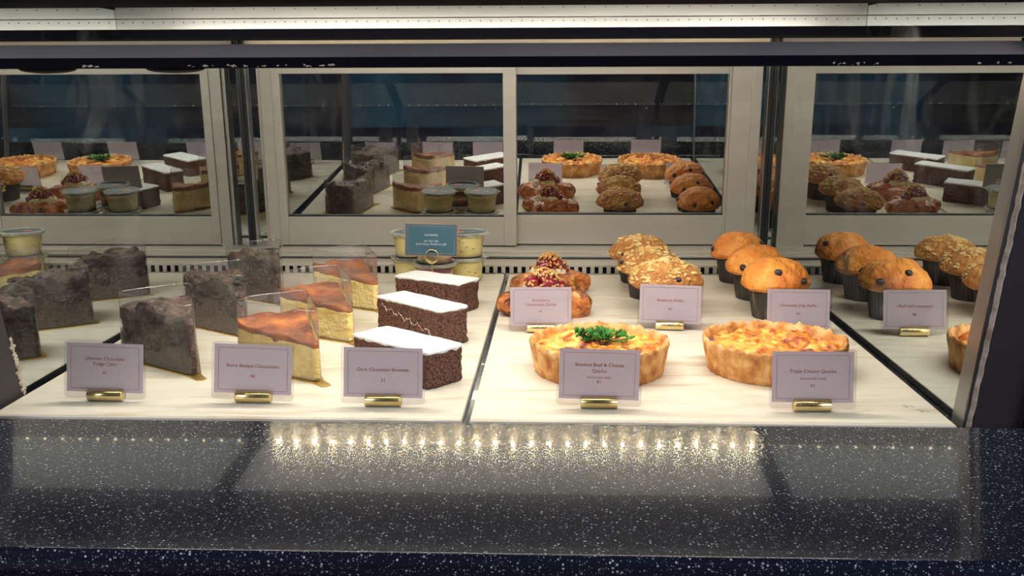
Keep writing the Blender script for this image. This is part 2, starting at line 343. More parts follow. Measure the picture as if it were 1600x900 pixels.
# front top rail (black, bevel colour lightened for the light it catches) and end cap
mb = MB(); mb.prism([(-.082, .3622), (-.079, .3712), (-.070, .3832), (-.045, .3832), (-.045, .3622)], XL, XR - .0005)
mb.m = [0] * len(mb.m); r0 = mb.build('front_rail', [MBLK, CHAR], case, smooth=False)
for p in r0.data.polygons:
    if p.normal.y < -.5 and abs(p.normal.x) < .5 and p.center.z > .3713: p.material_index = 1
mb = MB(); mb.box((XR + .0, -.084, .362), (XR + .04, -.04, .389)); mb.build('rail_end_cap', CHAR, case, bevel=.002)
for x in (-.455, -.335):        # thin lens-shaped clips under the rail at the left
    mb = MB(); mb.M = Matrix.Translation((x, -.066, .3618)); mb.ball((0, 0, 0), (.028, .008, .0042), 1, 0, 24, 8); mb.build('rail_clip', BLK, case)
random.seed(11)
for xc, wdt, k in ((-.300, .02, 8), (-.235, .05, 22), (.28, .02, 10), (.405, .02, 3), (-.405, .01, 5)):
    mb = MB()
    for i in range(k): mb.ball((xc + random.uniform(-wdt, wdt), -.0815, .3630 + random.uniform(-.0005, .0015)), (random.uniform(.0006, .002), .0004, random.uniform(.0004, .0012)), i, .5, 6, 5)
    mb.build('paint_chips', SEAL, case)['kind'] = 'stuff'
# canopy: fascia, lamp housing
mb = MB(); mb.box((XL - .3, -.14, .4195), (XR + .3, -.03, .52)); mb.build('canopy_fascia', MBLK, case, smooth=False)
mb = MB(); mb.box((XL - .3, -.03, .463), (XR + .3, 1.12, .52)); mb.build('canopy_ceiling', MBLK, case, smooth=False)
mb = MB(); mb.box((XL, .42, .4235), (XR, .50, .4375)); mb.box((XL, .4185, .4382), (XR, .50, .4535)); mb.build('lamp_housing', ALUC, case, bevel=.0006)
mb = MB(); mb.box((XL, .421, .4115), (XR, .50, .4235)); mb.build('lamp_housing_lip', MBLK, case, smooth=False)
mb = MB()
for i in range(72):
    x = XL + .01 + i * .0143
    if x < XR - .005: mb.M = Matrix.Translation((x, .4198, .4330)); mb.box((-.0007, -.0004, -.0007), (.0007, .0004, .0007))
    if x < XR - .005 and i % 2: mb.M = Matrix.Translation((x, .4183, .4505)); mb.box((-.0007, -.0004, -.0006), (.0007, .0004, .0006))
mb.M = Matrix(); mb.build('perforation', HOLE, case, smooth=False)
# back frame: header, jambs, glass strips, corner gaskets
def lean_box(name, x0, x1, z0, z1, o0, o1, mat_, parent=case, bevel=.0008):
    mb = MB(); mb.prism([(dplane(z0, o0), z0), (dplane(z1, o0), z1), (dplane(z1, o1), z1), (dplane(z0, o1), z0)], x0, x1)
    return mb.build(name, mat_, parent, smooth=False, bevel=bevel)
lean_box('back_header', XL + .012, XR - .012, .384, .446, -.012, .03, ALU)
lean_box('jamb', XL + .031, XL + .0385, .02, .386, -.010, .03, ALU)
lean_box('jamb', XL + .0385, XL + .0635, .02, .386, -.016, .03, ALU)
lean_box('jamb', XR - .0785, XR - .041, .02, .386, -.014, .03, ALU)
lean_box('jamb', XR - .041, XR - .0225, .02, .386, -.018, .03, ALU)
lean_box('corner_glass', XL, XL + .031, .0, .446, .006, .010, DOORG)
lean_box('corner_glass', XR - .0225, XR, .0, .446, .006, .010, DOORG)
for sx, X in ((1, XL), (-1, XR)):
    a, b = sorted((X, X + sx * .0075)); lean_box('corner_gasket', a, b, .0, .446, -.006, .006, RUB)
    a, b = sorted((X + sx * .0075, X + sx * .009)); lean_box('corner_trim', a, b, .0, .446, -.007, .006, ALUC)
# LED strip along the header
mb = MB(); mb.box((XL + .03, .9655, .4435), (XR - .01, .971, .4555)); strip = mb.build('led_strip', ALUC, case, smooth=False)
LEDM = emit('warm_led', (1, .78, .48, 1), 620)
for i in range(27):
    mb = MB(); mb.box((XL + .04 + i * .0378, .9635, .4475), (XL + .0445 + i * .0378, .9655, .4515)); mb.build('led', LEDM, strip, smooth=False)
# rails and vent at the back of the deck
mb = MB()
mb.prism([(.842, .012), (.842, .0155), (.875, .0185), (.9, .0185), (.9, .012)], XL, XR)
x = XL
while x < XR: mb.box((x, .842, -.008), (x + .0075, .846, .0125)); x += .0152
mb.box((XL, .842, -.0085), (XR, .846, -.001)); mb.build('vent_grille', ALU, case, smooth=False)
mb = MB(); mb.box((XL, .856, -.0084), (XR, .862, .0118)); mb.build('vent_slot_shade', HOLE, case, smooth=False)  # dark sheet that paints the shade behind the slots
mb = MB(); mb.box((XL, .9, .006), (XR, .925, .0235)); mb.box((XL, .925, .006), (XR, .955, .0285)); mb.box((XL, .965, .006), (XR, 1.03, .026)); mb.build('door_track', ALU, case, bevel=.001)
mb = MB(); mb.box((XL, .888, .016), (XR, .8995, .0205)); mb.build('track_shadow_strip', RUB, case, smooth=False)  # solid dark strip drawn for the shadow in front of the track

# sliding doors
def door(x0, x1, zb, zt, gz0, gz1, st0, st1, off, label):
    d = empty('sliding_door', ((x0 + x1) / 2, dplane(zb, off), zb), label=label, cat='door', group='sliding doors of the display')
    sub = Matrix.Translation(-Vector(d.location))
    def lb(name, a, b, z0, z1, o0, o1, m, bev=.0008):
        mb = MB(); mb.M = sub; mb.prism([(dplane(z0, o0), z0), (dplane(z1, o0), z1), (dplane(z1, o1), z1), (dplane(z0, o1), z0)], a, b)
        return mb.build(name, m, d, smooth=False, bevel=bev)
    lb('stile', x0, x0 + st0, zb, zt, off - .012, off + .006, ALU); lb('stile', x1 - st1, x1, zb, zt, off - .012, off + .006, ALU)
    lb('bottom_rail', x0 + st0, x1 - st1, zb, gz0 - .0015, off - .011, off + .006, ALU); lb('top_rail', x0 + st0, x1 - st1, gz1, zt, off - .011, off + .006, ALU)
    lb('glazing_seal', x0 + st0, x1 - st1, gz0 - .0015, gz0 + .0012, off - .008, off + .004, RUB, 0)
    lb('glass', x0 + st0, x1 - st1, gz0 + .0012, gz1, off - .002, off + .002, DOORG, 0)
    return d
door(-.5345, -.0555, .0285, .3835, .0885, .3690, .0165, .0255, -.006, 'left aluminium framed sliding door overlapping the right one, reflecting the cakes')
door(-.0775, .3625, .0285, .3835, .0905, .3665, .020, .0045, .014, 'right aluminium framed sliding door reflecting the danishes and muffins')

# ------------------------------------------------------------------ text and price cards
FONT = bpy.data.fonts.load('<builtin>') if False else None
def text_mesh(name, lines, mat_, parent, M, emb=.0):
    """lines: (string, size, y) centred on x=0; becomes one mesh lying in the local xy plane"""
    mb_v = []; mb_f = []
    for s, size, y in lines:
        c = bpy.data.curves.new('t', 'FONT'); c.body = s; c.size = size; c.align_x = 'CENTER'; c.resolution_u = 2; c.offset = emb
        o = bpy.data.objects.new('t', c); sc.collection.objects.link(o)
        bpy.context.view_layer.update(); me = bpy.data.meshes.new_from_object(o.evaluated_get(bpy.context.evaluated_depsgraph_get()))
        b = len(mb_v); mb_v += [tuple(M @ Vector((v.co.x, v.co.y + y, 0))) for v in me.vertices]; mb_f += [tuple(b + i for i in p.vertices) for p in me.polygons]
        bpy.data.objects.remove(o); bpy.data.curves.remove(c); bpy.data.meshes.remove(me)
    me = bpy.data.meshes.new(name); me.from_pydata(mb_v, [], mb_f); me.materials.append(mat_)
    o = bpy.data.objects.new(name, me); sc.collection.objects.link(o); o.parent = parent; return o
def rrect(w, h, r, n=5):
    P = []
    for cx, cy, a0 in ((w / 2 - r, h / 2 - r, 0), (-w / 2 + r, h / 2 - r, PI / 2), (-w / 2 + r, -h / 2 + r, PI), (w / 2 - r, -h / 2 + r, 3 * PI / 2)):
        P += [(cx + r * math.cos(a0 + PI / 2 * i / n), cy + r * math.sin(a0 + PI / 2 * i / n)) for i in range(n + 1)]
    return P
def frame_border(mb, w, h, t):
    for a, b in (((-w / 2, -h / 2), (w / 2, -h / 2 + t)), ((-w / 2, h / 2 - t), (w / 2, h / 2)), ((-w / 2, -h / 2), (-w / 2 + t, h / 2)), ((w / 2 - t, -h / 2), (w / 2, h / 2))):
        mb.add([(a[0], a[1], 0), (b[0], a[1], 0), (b[0], b[1], 0), (a[0], b[1], 0)], [(0, 1, 2, 3)])
def price_card(x, y, rz, roll, lines, label, lean=8, tz=.0355):
    c = empty('price_card', (x, y, 0), math.radians(rz), label, 'price card', 'price cards in brass holders')
    # card plane: local x right, local y up, local z toward viewer (-y)
    M = Matrix.Translation((0, .002, tz)) @ Matrix.Rotation(math.radians(90 - lean), 4, 'X') @ Matrix.Rotation(math.radians(roll), 4, 'Z')
    mb = MB(); mb.M = M; mb.slab(rrect(.0925, .0640, .0035), -.0007, .0007); s = mb.build('sleeve', SLEEVE, c, smooth=False)
    mb = MB(); mb.M = M @ Matrix.Translation((0, .002, 0)); mb.add([(-.0435, -.0275, 0), (.0435, -.0275, 0), (.0435, .0275, 0), (-.0435, .0275, 0)], [(0, 1, 2, 3)]); p = mb.build('paper', PAPER, c, smooth=False)
    mb = MB(); mb.M = M @ Matrix.Translation((0, .002, .00045)); frame_border(mb, .0775, .0475, .00035); mb.build('printed_border', INK, c, smooth=False)
    text_mesh('lettering', lines, INK, c, M @ Matrix.Translation((0, .002, .00045)))
    mb = MB(); r = .0068; seg = [(-.0200, r * .86), (-.0192, r), (.0192, r), (.0200, r * .86)]
    vs = []; n = 28
    mb.M = Matrix.Translation((0, -.001, r)) @ Matrix.Rotation(PI / 2, 4, 'Y')
    mb.lathe([(a[1], a[0]) for a in seg], n); mb.build('brass_holder', BRASS, c)
    mb = MB(); mb.M = Matrix.Translation((0, .002, .0134)) ; mb.box((-.0201, -.0008, -.004), (.0201, .0008, .0007)); mb.build('slot', HOLE, c, smooth=False)
    return c
T = .0056
def L1(a, b): return [(a, T, .0025), (b, T, -.0095)]
price_card(-.4855, .058, 0, -1.5, [('Ultimate Chocolate', T, .0085), ('Fudge Cake', T, .0025), ('41', T, -.0075)], 'lavender price card reading Ultimate Chocolate Fudge Cake 41')
price_card(-.318, .057, 0, -2, [('Burnt Basque Cheesecake', T, .0020), ('46', T, -.0095)], 'lavender price card reading Burnt Basque Cheesecake 46')
price_card(-.171, .048, 0, -.8, [('Dark Chocolate Brownie', T, .0015), ('33', T, -.0105)], 'lavender price card reading Dark Chocolate Brownie 33')
price_card(.0655, .048, 0, -1.2, [('Smoked Beef & Cheese', T, .0085), ('Quiche', T, .0018), ('(Served with Salad)', .0034, -.0045), ('91', T, -.0105)], 'lavender price card reading Smoked Beef & Cheese Quiche 91')
price_card(.2945, .044, 0, 0, [('Triple Cheese Quiche', T, .0045), ('(Served with Salad)', .0036, -.0028), ('91', T, -.0115)], 'lavender price card reading Triple Cheese Quiche 91')
price_card(-.001, .385, 0, .5, [('Strawberry', T, .007), ('Cheesecake Danish', T, .0008), ('41', T, -.0088)], 'lavender price card reading Strawberry Cheesecake Danish 41')
price_card(.184, .405, -6, -.5, [('Blueberry Muffin', T, .0035), ('40', T, -.0088)], 'lavender price card reading Blueberry Muffin 40')
price_card(.360, .378, 0, -.5, [('Chocolate Chip Muffin', T, .003), ('40', T, -.0088)], 'lavender price card reading Chocolate Chip Muffin 40')

# teal sign on a ring clip
sg = empty('menu_sign', (-.187, .652, 0), math.radians(1), 'teal menu sign reading SCHMEARS on a gold ring clip behind the brownies', 'sign')
Ms = Matrix.Translation((-.001, .002, .0915)) @ Matrix.Rotation(math.radians(84), 4, 'X') @ Matrix.Rotation(math.radians(-1.2), 4, 'Z')
mb = MB(); mb.M = Ms; mb.box((-.0445, -.0275, -.0012), (.0445, .0275, .0006), 0); bo = mb.build('board', [COPP, GREYB], sg, smooth=False); bo.data.polygons[0].material_index = 1
mb = MB(); mb.M = Ms; mb.box((-.0432, -.0262, .0005), (.0432, .0262, .0009)); mb.build('teal_face', TEAL, sg, smooth=False)
mb = MB(); mb.M = Ms @ Matrix.Translation((0, 0, .00105)); frame_border(mb, .079, .046, .0004); mb.build('printed_border', COPP, sg, smooth=False)
text_mesh('lettering', [('SCHMEARS', .0046, .0065), ('The "OG" (30)', .0041, -.0035), ('Garlic Chives, Mix Berries (35)', .0041, -.0085)], WHT, sg, Ms @ Matrix.Translation((0, 0, .0011)))
mb = MB(); mb.tube([(.0115 * math.cos(a), -.006, .0645 + .0115 * math.sin(a)) for a in [2 * PI * i / 40 for i in range(40)]], .0011, 8, closed=True)
mb.tube([(.0115 * math.cos(a), .007, .0645 + .0115 * math.sin(a)) for a in [2 * PI * i / 40 for i in range(40)]], .0011, 8, closed=True)
mb.tube([(0, 0, .003), (0, 0, .05), (0, -.003, .0535)], .0014, 8); mb.tube([(0, -.006, .053), (0, .007, .053)], .0011, 8); mb.build('ring_clip', BRASS, sg)
mb = MB(); mb.lathe([(.018, 0), (.018, .003), (.004, .0045)], 32); mb.build('base', BRASS, sg)

# ------------------------------------------------------------------ brownies
BRS = pm('brownie_crumb', [(.36, S(28, 14, 10)), (.46, S(84, 50, 38)), (.7, S(124, 80, 62))], 330, 3, .75, bump=(330, .0012))  # dark stops follow the bump, pore shade put into the colour
SUG = pm('icing_sugar', [(.3, S(238, 240, 242)), (.7, S(250, 250, 250))], 80, 4, .9, bump=(300, .0006))
def densify(poly, n):
    P = [Vector((x, y)) for x, y in poly]; L = len(P); per = sum((P[(i + 1) % L] - P[i]).length for i in range(L)); out = []
    step = per / n; 
    for i in range(L):
        a, b = P[i], P[(i + 1) % L]; k = max(1, round((b - a).length / step))
        out += [tuple(a + (b - a) * j / k) for j in range(k)]
    return out
def brownie(seed, Lx, Ly, H):
    b = empty('brownie_bar')
    out = densify(rrect(Lx, Ly, .004, 3), 150)
    mb = MB(); mb.loft(out, H, lambda x, y: H + .0012 * noise.noise(Vector((x * 40, y * 40, seed))), 16, 10, disp=.0022, fq=150, seed=seed, bulge=-.0012); mb.build('crumb', BRS, b)
    s2 = [(x * 1.006, y * 1.01) for x, y in out]
    drop = lambda x, y: -.0035 * max(0, noise.fractal(Vector((x * 90, y * 90, seed + 3)), 1, 2, 3)) 
    mb = MB(); mb.loft(s2, H, lambda x, y: H + .0022 + .0010 * noise.noise(Vector((x * 45, y * 45, seed))) , 3, 14, z0=H - .0014, disp=.0007, fq=160, seed=seed + 9, zr=drop); mb.build('icing_sugar', SUG, b)
    return b
def place(o, x, y, rz, label, cat, group, s=1):
    o.location = (x, y, 0); o.rotation_euler = (0, 0, math.radians(rz)); o.scale = (s, s, s); prop(o, label, cat, group); return o
def crack(o, Lx, Ly):
    mb = MB(); pts = []
    for i in range(34):
        t = i / 33; pts.append((-Lx * .42 + t * Lx * .78, -Ly / 2 - .0002, .040 - .022 * t + .003 * math.sin(i * 1.1) + .002 * math.sin(i * 2.7)))
    mb.tube(pts, [.0006 + .0005 * abs(math.sin(i * 1.7)) for i in range(34)], 6); mb.build('pale_crack', pm('sugary_crack', [(.4, S(120, 90, 74)), (.6, S(206, 184, 166))], 300, 3, .8), o); return o
place(brownie(1, .137, .058, .043), -.162, .170, -40, 'dark chocolate brownie bar with sugar top, nearest, behind the brownie price card', 'brownie', 'sugar dusted brownies')
place(crack(brownie(2, .142, .050, .050), .142, .050), -.168, .357, -43, 'dark chocolate brownie bar with a pale crack along its side, middle of three', 'brownie', 'sugar dusted brownies')
place(brownie(3, .128, .056, .047), -.168, .548, -31, 'dark chocolate brownie bar with sugar top, rearmost, in front of the teal sign', 'brownie', 'sugar dusted brownies')

# ------------------------------------------------------------------ wedge slices in clear film on gold boards
def wedge_outline(R, al, n=150, off=0.0, r=.005):
    a = math.radians(al) / 2; core = []
    P = [(r / math.sin(a) if r else 0, 0)]
    arc = [((R - r) * math.cos(t), (R - r) * math.sin(t)) for t in [-a * .93 + 2 * a * .93 * i / 10 for i in range(11)]]
    core = P + arc; rr = r + off; out = []
    # minkowski with circle: offset convex polygon
    L = len(core)
    for i in range(L):
        p = Vector(core[i]); q = Vector(core[i - 1]); s = Vector(core[(i + 1) % L]); d1 = (p - q).normalized(); d2 = (s - p).normalized()
        n1 = Vector((d1.y, -d1.x)); n2 = Vector((d2.y, -d2.x)); a1 = math.atan2(n1.y, n1.x); a2 = math.atan2(n2.y, n2.x)
        while a2 < a1: a2 += 2 * PI
        k = max(1, int((a2 - a1) / .3))
        for j in range(k + 1):
            t = a1 + (a2 - a1) * j / k; out.append((p.x + rr * math.cos(t), p.y + rr * math.sin(t)))
    return densify(out, n)
GOLDB = pm('gold_board', [(.3, S(196, 158, 78)), (.7, S(224, 190, 108))], 20, 3, .28, .85)
FIL1 = clear('cake_film', (.985, .985, .985, 1), .06, .045, 1.3, 1.4, haze=.05)
FILS = clear('smeared_cake_film', (.97, .97, .97, 1), .08, .035, 1.1, 1.4, haze=.03, smear=(S(116, 100, 90), .036, .55))
FILR = clear('film_edge', (.95, .95, .93, 1), .15, .6, 1.0)
CHIP = pm('dark_chocolate', [(.5, S(42, 32, 32))], rough=.3, bump=(150, .0004))
FDG = pm('fudge_sponge', [(.3, S(46, 32, 28)), (.5, S(88, 66, 58)), (.7, S(122, 98, 88))], 120, 5, .8, bump=(220, .003))
FRO = pm('fudge_frosting', [(.3, S(36, 25, 21)), (.5, S(74, 56, 48)), (.7, S(116, 92, 80))], 45, 5, .42, bump=(60, .003))
CHS = pm('cheesecake_custard', [(.3, S(224, 184, 96)), (.5, S(238, 208, 128)), (.7, S(246, 222, 152))], 60, 5, .55, bump=(170, .0018), sss=.15)
BRN = pm('burnt_top', [(.3, S(96, 46, 24)), (.5, S(140, 72, 38)), (.62, S(180, 102, 50)), (.75, S(226, 146, 62))], 26, 5, .42, bump=(60, .002), vs=(1, 1, 1))
def film(parent, R, al, h0, h1, mat_, lean=.05, seed=0):
    out = wedge_outline(R, al, 170, .0022, .006); n = len(out); cx = sum(p[0] for p in out) / n; cy = sum(p[1] for p in out) / n
    mb = MB(); K = 8; vs = []; fs = []
    for k in range(K + 1):
        z = .0025 + (h1 - .0025) * k / K
        for (x, y) in out:
            d = Vector((x - cx, y - cy)); f = 1 - lean * z / h1 + .012 * noise.noise(Vector((x * 28, y * 28, z * 14 + seed)))
            vs.append((cx + d.x * f, cy + d.y * f, z + (0.0 if k < K else .0012 * noise.noise(Vector((x * 30, y * 30, seed))))))
    for k in range(K): fs += [(k * n + i, k * n + (i + 1) % n, (k + 1) * n + (i + 1) % n, (k + 1) * n + i) for i in range(n)]
    mb.add(vs, fs); f = mb.build('film', mat_, parent)
    mb = MB(); mb.tube([Vector(v) for v in vs[K * n:]], .00035, 5, closed=True); mb.build('film_rim', FILR, f)
def board(parent, R, al):
    out = wedge_outline(R + .004, al, 90, .004, .005); mb = MB(); mb.slab(out, 0, .0016)
    mb.slab([(-.010, -.006), (.03, -.009), (.03, .009), (-.010, .006), (-.0125, 0)], 0.0001, .0014); mb.build('gold_board', GOLDB, parent, smooth=False)
def fudge(seed, R=.122, al=42):
    o = empty('chocolate_cake_slice'); board(o, R, al); H = .058; out = wedge_outline(R, al, 170)
    top = lambda x, y: H + .004 * noise.fractal(Vector((x * 22, y * 22, seed)), 1, 2, 3)
    mb = MB(); mb.loft(out, H, top, 18, 8, z0=.0016, disp=.0022, fq=70, seed=seed, taper=.04); mb.build('sponge', FDG, o)
    t2 = lambda x, y: H + .009 + .010 * noise.fractal(Vector((x * 26, y * 26, seed + 5)), 1, 2, 4) + .006 * min(1, math.hypot(x, y) / R)
    mb = MB(); mb.loft(wedge_outline(R - .001, al, 170), H, t2, 6, 16, z0=H - .004, disp=.002, fq=90, seed=seed + 2, zr=lambda x, y: .008 * noise.noise(Vector((x * 40, y * 40, seed)))); mb.build('frosting', FRO, o)
    film(o, R, al, 0, .088, FILS, seed=seed); return o
def cheese(seed, R=.138, al=39):
    o = empty('cheesecake_slice'); board(o, R, al); H = .051; out = wedge_outline(R, al, 170)
    top = lambda x, y: H - .008 + .010 * (math.hypot(x, y) / R) ** 1.5 + .0018 * noise.fractal(Vector((x * 30, y * 30, seed)), 1, 2, 3)
    mb = MB(); mb.loft(out, H, top, 18, 8, z0=.0016, disp=.0014, fq=60, seed=seed); mb.build('custard', CHS, o)
    t2 = lambda x, y: top(x, y) + .0045 + .003 * noise.fractal(Vector((x * 45, y * 30, seed + 4)), 1, 2, 4) + .005 * max(0, (math.hypot(x, y) / R - .75) * 4)
    mb = MB(); mb.loft(wedge_outline(R + .0005, al, 170), H, t2, 4, 18, z0=H - .010, disp=.001, fq=90, seed=seed + 2, zr=lambda x, y: .010 * (math.hypot(x, y) / R) ** 1.5 + .004 * noise.noise(Vector((x * 50, y * 50, seed)))); mb.build('burnt_top', BRN, o)
    film(o, R, al, 0, .087, FIL1, seed=seed); return o
def shards(o, n, seed):
    random.seed(seed)
    for i in range(n):
        mb = MB(); mb.M = Matrix.Translation((random.uniform(.045, .095), random.uniform(-.022, .022), .0715)) @ Matrix.Rotation(random.uniform(0, 3), 4, 'Z') @ Matrix.Rotation(random.uniform(-.35, .35), 4, 'X')
        mb.ball((0, 0, 0), (.010, .006, .0032), i + seed, .45, 14, 9); mb.build('chocolate_shard', CHIP, o)
    return o
G1, G2 = 'chocolate fudge cake slices', 'burnt cheesecake slices'
place(fudge(1, .156, 34), -.412, .146, 129, 'dark fudge cake slice in clear film, nearest, behind its price card', 'cake slice', G1)
place(shards(fudge(4, .142, 37), 6, 4), -.410, .338, 127, 'dark fudge cake slice in clear film, middle of three, glossy chunks on top', 'cake slice', G1)
place(fudge(7, .130, 42), -.420, .553, 126, 'dark fudge cake slice in clear film, rearmost, near the mirror corner', 'cake slice', G1)
place(cheese(2), -.257, .126, 131, 'yellow burnt cheesecake slice in clear film, nearest, behind its price card', 'cake slice', G2)
place(cheese(5), -.253, .311, 131, 'yellow burnt cheesecake slice in clear film, middle of three', 'cake slice', G2)
place(cheese(8), -.252, .508, 131, 'yellow burnt cheesecake slice in clear film, rearmost, left of the tubs', 'cake slice', G2)

# ------------------------------------------------------------------ muffins
LINER = pm('brown_paper_liner', [(.3, S(34, 28, 22)), (.6, S(58, 50, 38)), (.75, S(120, 104, 78))], 60, 3, .6, vs=(1, 1, .15))
MUF = pm('muffin_top', [(.3, S(206, 112, 38)), (.5, S(232, 144, 54)), (.7, S(246, 176, 80))], 24, 5, .55, bump=(90, .0022), dist=.4)
MUFB = pm('crumble_muffin_top', [(.3, S(170, 104, 48)), (.5, S(196, 132, 66)), (.7, S(218, 160, 92))], 30, 5, .6, bump=(110, .003))
CRUM = pm('pale_crumble', [(.3, S(226, 180, 104)), (.7, S(248, 220, 156))], 60, 3, .7, bump=(300, .0008))
BERRY = pm('blueberry_skin', [(.5, S(34, 28, 44))], rough=.35)
def liner(parent):
    n = 144; mb = MB()
    fn = lambda q, a, i: Vector((q.x * (1 + .02 * math.cos(a * 36)), q.y * (1 + .02 * math.cos(a * 36)), q.z))
    mb.lathe([(.0295, 0), (.031, .001), (.0335, .016), (.0365, .034), (.0385, .0475), (.0370, .0475), (.034, .03)], n, fn=fn, cap1=False); mb.build('paper_liner', LINER, parent)
def dome_pt(u, a, seed, R=.050, H=.046, z0=.043):
    # u 0..1 from neck to crown
    w = [(.0365, 0), (.044, .001), (.0492, .005), (.0505, .0105), (.0490, .0165), (.0450, .0235), (.038, .0305), (.0275, .0370), (.0140, .0415), (.0, .0432)]
    f = u * (len(w) - 1); i = min(int(f), len(w) - 2); t = f - i
    r = (w[i][0] * (1 - t) + w[i + 1][0] * t) * R / .0505; z = (w[i][1] * (1 - t) + w[i + 1][1] * t) * H / .0432
    q = Vector((math.cos(a), math.sin(a), 0))
    k = min(1, u * 5) * (1 - .25 * u)
    rr = r * (1 + .10 * k * noise.noise(Vector((q.x * 1.3 + seed * 3.7, q.y * 1.3, z * 20))))
    p = Vector((q.x * rr, q.y * rr, z0 + z * (1 + .10 * noise.noise(Vector((q.x * rr * 30 + seed, q.y * rr * 30, 3))))))
    f3 = noise.fractal(p * 60 + Vector((seed, 0, 0)), 1, 2, 4)
    return p + (p - Vector((0, 0, z0 + .01))).normalized() * f3 * .0026
def dome(parent, seed, mat_, R=.05, H=.046):
    mb = MB(); n = 90; m = 44; vs = []; fs = []
    for i in range(m): vs += [dome_pt(i / m, 2 * PI * k / n, seed, R, H) for k in range(n)]
    vs.append(dome_pt(1, 0, seed, R, H))
    for i in range(m - 1): fs += [(i * n + k, i * n + (k + 1) % n, (i + 1) * n + (k + 1) % n, (i + 1) * n + k) for k in range(n)]
    a = (m - 1) * n; fs += [(a + k, a + (k + 1) % n, len(vs) - 1) for k in range(n)]; fs.append(tuple(range(n - 1, -1, -1)))
    mb.add(vs, fs); return mb.build('muffin_top', mat_, parent)
def choc_muffin(seed, chips):
    o = empty('chocolate_chip_muffin'); liner(o); dome(o, seed, MUF)
    for i, (u, a) in enumerate(chips):
        p = dome_pt(u, math.radians(a), seed); mb = MB(); d = (p - Vector((0, 0, .05))).normalized()
        mb.M = d.to_track_quat('Z', 'Y').to_matrix().to_4x4(); mb.ball((0, 0, 0), (.0060, .0050, .0032), i + seed, .18, 12, 8)
        mb.build('chocolate_chip', CHIP, o, loc=tuple(p))
    return o
def blue_muffin(seed, berries, dens=230):
    o = empty('blueberry_muffin'); liner(o); dome(o, seed, MUFB, .0545, .041); random.seed(seed * 13)
    mb = MB()
    for i in range(dens):
        u = .25 + .75 * random.random() ** .8; a = random.uniform(0, 2 * PI)
        if noise.noise(Vector((math.cos(a) * u * 3, math.sin(a) * u * 3, seed))) < -.12: continue
        p = dome_pt(u, a, seed, .0545, .041); s = random.uniform(.0009, .0021) if random.random() < .7 else random.uniform(.0025, .0048); mb.ball(tuple(p), (s * random.uniform(.8, 1.4), s, s * .6), i, .4, 8, 6)
    c = mb.build('crumble_topping', CRUM, o); c['kind'] = 'stuff'
    for i, (u, a) in enumerate(berries):
        p = dome_pt(u, math.radians(a), seed, .0545, .041); mb = MB(); mb.ball((0, 0, 0), (.0048, .0044, .0036), i, .15, 12, 8); mb.build('blueberry', BERRY, o, loc=tuple(p))
    return o
G3, G4 = 'chocolate chip muffins', 'blueberry crumble muffins'
place(choc_muffin(1, [(.62, 262), (.44, 312), (.66, 80), (.45, 130), (.5, 30)]), .352, .492, 0, 'orange chocolate chip muffin in dark liner, nearest, behind its price card', 'muffin', G3, 1.03)
place(choc_muffin(3, [(.4, 232), (.68, 75), (.42, 118), (.5, 50)]), .351, .628, 0, 'orange chocolate chip muffin in dark liner, middle of three', 'muffin', G3, 1.0)
place(choc_muffin(6, [(.42, 258), (.60, 330), (.45, 190), (.5, 60), (.42, 110)]), .348, .772, 0, 'orange chocolate chip muffin in dark liner, rearmost, by the right door jamb', 'muffin', G3, 1.0)
place(blue_muffin(2, [(.52, 285), (.6, 100)], 480), .188, .502, 0, 'blueberry muffin with pale crumble, nearest, just behind its price card', 'muffin', G4, 1.02)
place(blue_muffin(5, [(.5, 200)], 420), .176, .632, 0, 'blueberry muffin with crumble, middle, mostly hidden between two others', 'muffin', G4, .98)
place(blue_muffin(8, [(.42, 235), (.5, 80)], 420), .171, .762, 0, 'blueberry muffin with crumble and one dark berry, rearmost by the vent', 'muffin', G4, 1.0)

